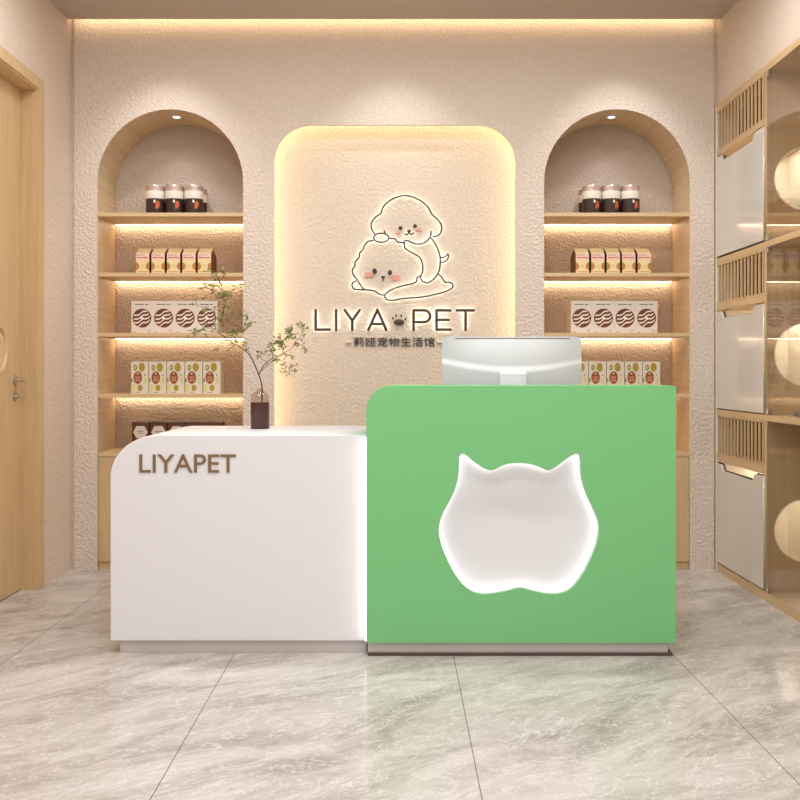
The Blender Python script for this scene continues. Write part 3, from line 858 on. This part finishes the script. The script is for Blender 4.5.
# ------------------------------------------------------------------ door on the left wall
DX = -1.985
boxes('door_1', [(DX - .045, DX, 4.70, 5.531, .006, 2.636)], 'oak', kind='structure')
d1o = bpy.data.objects['door_1']
boxes('trim_7', [(DX - .05, XL + .0, 5.532, 5.5605, 0, 2.65), (DX - .05, XL + .0, 4.6595, 4.699, 0, 2.65), (DX - .05, XL + .0, 4.699, 5.532, 2.637, 2.6505)], 'oak', kind='structure')
boxes('trim_8', [(XL - .001, XL + .008, 5.535, 5.622, 0, 2.705), (XL - .001, XL + .008, 4.575, 4.663, 0, 2.705), (XL - .001, XL + .008, 4.663, 5.535, 2.645, 2.705)], 'oak', bevel=.002, kind='structure')
boxes('wall_corridor', [(-2.16, -2.10, 4.5, 5.7, 0, 2.8)], 'dark_void', kind='structure')
# round window, handle and lock are parts of the door
bm = bmesh.new(); rc = Vector((DX + .004, 5.205, 1.262))
tube(bm, [rc + Vector((0, .115 * math.cos(2*PI*i/48), .115 * math.sin(2*PI*i/48))) for i in range(48)], .011, 8, closed=True)
finish('porthole_ring', bm, 'oak_h', d1o, smooth=True)
bm = bmesh.new(); n = 40
pf = [bm.verts.new((DX + .002, rc.y + .106 * math.cos(2*PI*i/n), rc.z + .106 * math.sin(2*PI*i/n))) for i in range(n)]
pb = [bm.verts.new((DX + .0004, rc.y + .106 * math.cos(2*PI*i/n), rc.z + .106 * math.sin(2*PI*i/n))) for i in range(n)]
bm.faces.new(pf); bm.faces.new(pb[::-1])
for i in range(n): bm.faces.new((pf[i], pf[(i+1)%n], pb[(i+1)%n], pb[i]))
finish('porthole_pane', bm, 'oak_y', d1o)
hY, hZ = 5.45, 1.108
def disc_x(bm, x0, x1, y, z, r, n=20):
    A = [bm.verts.new((x0, y + r * math.cos(2*PI*i/n), z + r * math.sin(2*PI*i/n))) for i in range(n)]
    B = [bm.verts.new((x1, y + r * math.cos(2*PI*i/n), z + r * math.sin(2*PI*i/n))) for i in range(n)]
    bm.faces.new(A); bm.faces.new(B[::-1])
    for i in range(n): bm.faces.new((A[i], A[(i+1)%n], B[(i+1)%n], B[i]))
bm = bmesh.new(); disc_x(bm, DX + .0003, DX + .009, hY, hZ, .026)
tube(bm, catmull([(DX + .009, hY, hZ), (DX + .045, hY, hZ + .001), (DX + .056, hY - .008, hZ + .001), (DX + .058, hY - .05, hZ), (DX + .057, hY - .12, hZ - .002)], 5), .0085, 10)
finish('door_handle', bm, 'metal', d1o, smooth=True)
bm = bmesh.new(); disc_x(bm, DX + .0003, DX + .008, hY, hZ - .085, .024); disc_x(bm, DX + .008, DX + .022, hY, hZ - .085, .012)
finish('lock', bm, 'metal', d1o)

# ------------------------------------------------------------------ cat cabinet on the right wall
FX, BX = 1.85, 2.285
t = thing('cat_cabinet', (FX, 4.42, 0), 'tall oak cat cabinet on the right with grey doors, slats and glass bays', 'cabinet')
def L0(b): return (b[0] - FX, b[1] - FX, b[2] - 4.42, b[3] - 4.42, b[4], b[5])
Y0, Y1, YD0, YD1 = 4.42, 6.098, 5.258, 5.288
hb = [(0, .045), (.905, .935), (1.775, 1.805), (2.655, 2.692)]
boxes('back_panel', [L0((BX - .015, BX, Y0, Y1, .0, 2.692))], 'oak_cab', t)
boxes('end_panel', [L0((FX, BX - .0155, Y0, Y0 + .02, 0, 2.692))], 'oak_cab', t)
boxes('end_panel', [L0((FX, BX - .0155, Y1 - .02, Y1, 0, 2.692))], 'oak_light', t)
for a, b_ in hb:
    boxes('board', [L0((FX, BX - .0155, Y0 + .0205, Y1 - .0205, a, b_))], 'oak_cab_y', t, .001)
mods = [(.057, .623, .679, .898, .356), (.942, 1.493, 1.543, 1.765, 1.237), (1.815, 2.385, 2.423, 2.650, 2.117)]
XF = Matrix(((0, 0, 0, 0), (0, 0, 0, 0), (0, 0, 1, 0), (0, 0, 0, 1)))
for i, (dz0, dz1, sz0, sz1, cz) in enumerate(mods):
    zb, zt = hb[i][1] + .0003, hb[i + 1][0] - .0003
    # divider with a round cat hole (faces the bay in front)
    bm = plate_mesh([[(.0002, zb), (BX - .016 - FX, zb), (BX - .016 - FX, zt), (.0002, zt)], circle(2.048 - FX, cz, .16, 56)], YD1 - YD0)
    finish('divider', bm, 'oak_cab', t, (0, YD0 - Y0, 0))
    # lining of the hole rim
    bm = plate_mesh([circle(2.048 - FX, cz, .1598, 56), circle(2.048 - FX, cz, .155, 56)], YD1 - YD0 + .004)
    o = finish('hole_rim', bm, 'oak_light', t, (0, YD0 - Y0 - .002, 0))
    boxes('inner_floor', [L0((FX + .02, BX - .016, YD1 + .0003, Y1 - .021, hb[i][1] + .0002, hb[i][1] + .006))], 'oak_light', t)
    boxes('inner_wall', [L0((BX - .022, BX - .0157, YD1 + .0003, Y1 - .021, hb[i][1] + .0065, dz1 + .01))], 'oak_light', t)
    # rail between door and slats and the shelf behind it
    boxes('rail', [L0((FX, BX - .0162, YD1 + .0003, Y1 - .021, dz1 + .012, sz0 - .004))], 'oak_cab_y', t, .001)
    lb = boxes('led_strip', [L0((FX + .26, FX + .30, YD1 + .10, Y1 - .10, dz1 + .006, dz1 + .0118))], 'led_cab', t); lb['label'] = 'warm light strip'
    # slats
    ya, yb = YD1 + .001, Y1 - .021
    lst = []; n = 14; pitch = (yb - ya) / n
    for k in range(n):
        yy = ya + pitch * (k + .5)
        lst.append(L0((FX + .002, FX + .008, yy - pitch * .17, yy + pitch * .17, sz0 + .008, sz1 - .004)))
    lst.append(L0((FX + .001, FX + .02, ya, yb, sz0 - .0035, sz0 + .008))); lst.append(L0((FX + .001, FX + .02, ya, yb, sz1 - .004, zt)))
    boxes('slat_panel', lst, 'oak_cab', t)
    lb = boxes('slat_backing', [L0((FX + .12, FX + .13, ya, yb, sz0 - .0035, zt))], 'carton_side', t); lb['label'] = 'dark brown backing behind slats'
    # door with hand notch
    y0, y1 = YD1 + .006, Y1 - .026
    pts = [(y0, dz0), (y1, dz0), (y1, dz1)] + [(5.985, dz1), (5.955, dz1 - .036), (5.455, dz1 - .036), (5.425, dz1)] + [(y0, dz1)]
    bm = plate_mesh([pts], .018)
    # (x=along Y, y=thickness, z) -> world
    for v in bm.verts: v.co = Vector((v.co.y - .004, v.co.x - Y0, v.co.z))
    finish('door', bm, 'door_grey', t)
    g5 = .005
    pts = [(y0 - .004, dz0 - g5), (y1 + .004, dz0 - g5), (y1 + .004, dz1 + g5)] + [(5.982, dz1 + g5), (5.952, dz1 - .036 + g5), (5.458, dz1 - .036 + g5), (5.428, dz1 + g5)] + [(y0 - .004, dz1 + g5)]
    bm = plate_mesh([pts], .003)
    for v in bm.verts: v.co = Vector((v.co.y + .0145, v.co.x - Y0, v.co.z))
    o = finish('door_shadow_line', bm, 'shadow_line', t); o['label'] = 'painted black shadow line around the grey door'  # black plate behind the door, painting the shadow line at its edges
    # glass pane of the front bay with its clips
    g = boxes('glass_pane', [L0((FX + .001, FX + .009, Y0 + .022, YD0 - .002, hb[i][1] + .002, hb[i + 1][0] - .002))], 'glass', t)
    for (cy, czz) in ((YD0 - .028, zb + .001), (YD0 - .028, zt - .031), (Y0 + .03, zb + .001), (Y0 + .03, zt - .031)):
        boxes('clip', [L0((FX - .004, FX + .0008, cy, cy + .024, czz, czz + .03))], 'chrome', g, .0015)
# small grey mottled toy in the glass bay
bm = bmesh.new()
for (q, r, s) in (((0, 0, .020), .030, (1.0, 1.3, .65)), ((-.01, .05, .016), .022, (1, 1.2, .7)), ((.01, -.05, .026), .030, (1.1, 1, .85))):
    for v in ball(bm, (0, 0, 0), r, u=14, v=9): v.co = Vector((q[0] + v.co.x * s[0], q[1] + v.co.y * s[1], q[2] + v.co.z * s[2]))
mz = min(v.co.z for v in bm.verts)
for v in bm.verts: v.co.z -= mz
o = finish('cat_toy', bm, 'fur', None, (1.93, 4.98, .935 + .0005), smooth=True)
tag(o, 'small mottled grey toy lying behind glass on the middle board of the cat cabinet', 'toy')

# ------------------------------------------------------------------ lights
def area(name, loc_, size, power, col=(1, 1, 1), rot=(0, 0, 0), sy=None, shape='DISK'):
    l = bpy.data.lights.new(name, 'AREA'); l.energy = power; l.color = col; l.shape = shape if sy is None else 'RECTANGLE'
    l.size = size
    if sy: l.size_y = sy
    o = bpy.data.objects.new(name, l); C.objects.link(o); o.location = loc_; o.rotation_euler = rot
    return o
def spot(name, loc_, target, power, angle=60, blend=.6, col=(1, 1, 1), radius=.03):
    l = bpy.data.lights.new(name, 'SPOT'); l.energy = power; l.color = col; l.spot_size = math.radians(angle); l.spot_blend = blend; l.shadow_soft_size = radius
    o = bpy.data.objects.new(name, l); C.objects.link(o); o.location = loc_
    o.rotation_euler = (Vector(target) - Vector(loc_)).to_track_quat('-Z', 'Y').to_euler()
    return o
WARM = (1.0, .87, .74); NEU = (.96, .985, 1.0)
for X in (-1.0, 0, 1.0):
    for Y in (.2, 1.8, 3.4):
        area('ceiling_fill', (X, Y, 3.17), .30, 13, NEU)  # added out-of-view fill for the room, no fixtures modelled
for X in (-1.25, -.42, .42, 1.25):
    area('ceiling_fill', (X, 4.75, 3.17), .25, 8.5, NEU)  # extra unseen fill row, added to brighten the back wall
for x, p in ((NCX, 26), (-.01, 20), (NCX + SHIFT, 26)):
    spot('wall_washer', (x, 5.55, 3.15), (x, 6.12, 1.9), p, 80, 1.0, NEU, .04)
for dx in (0, SHIFT):
    spot('niche_spot', (NCX + dx, 6.27, 2.655), (NCX + dx, 6.27, 0), 3.2, 110, .7, NEU, .02)
W = bpy.data.worlds.new('World'); S.world = W; W.use_nodes = True
bg = W.node_tree.nodes['Background']; bg.inputs['Color'].default_value = (.87, .95, 1.03, 1); bg.inputs['Strength'].default_value = 0.72

# ------------------------------------------------------------------ camera and output
cam = bpy.data.cameras.new('camera'); co = bpy.data.objects.new('camera', cam); C.objects.link(co)
co.location = (0, 0, CZ); co.rotation_euler = (PI / 2, 0, 0)
cam.sensor_width = 36; cam.lens = F / 800 * 36; cam.shift_x = 3 / 800; cam.shift_y = -28 / 800
S.camera = co
S.view_settings.view_transform = 'Standard'; S.view_settings.look = 'None'
S.view_settings.exposure = 0.0; S.view_settings.gamma = 1.0; S.view_settings.use_curve_mapping = False
S.cycles.max_bounces = 10; S.cycles.diffuse_bounces = 5; S.cycles.transparent_max_bounces = 16
S.cycles.use_denoising = True; S.cycles.caustics_reflective = False; S.cycles.caustics_refractive = False
S.cycles.sample_clamp_indirect = 6.0
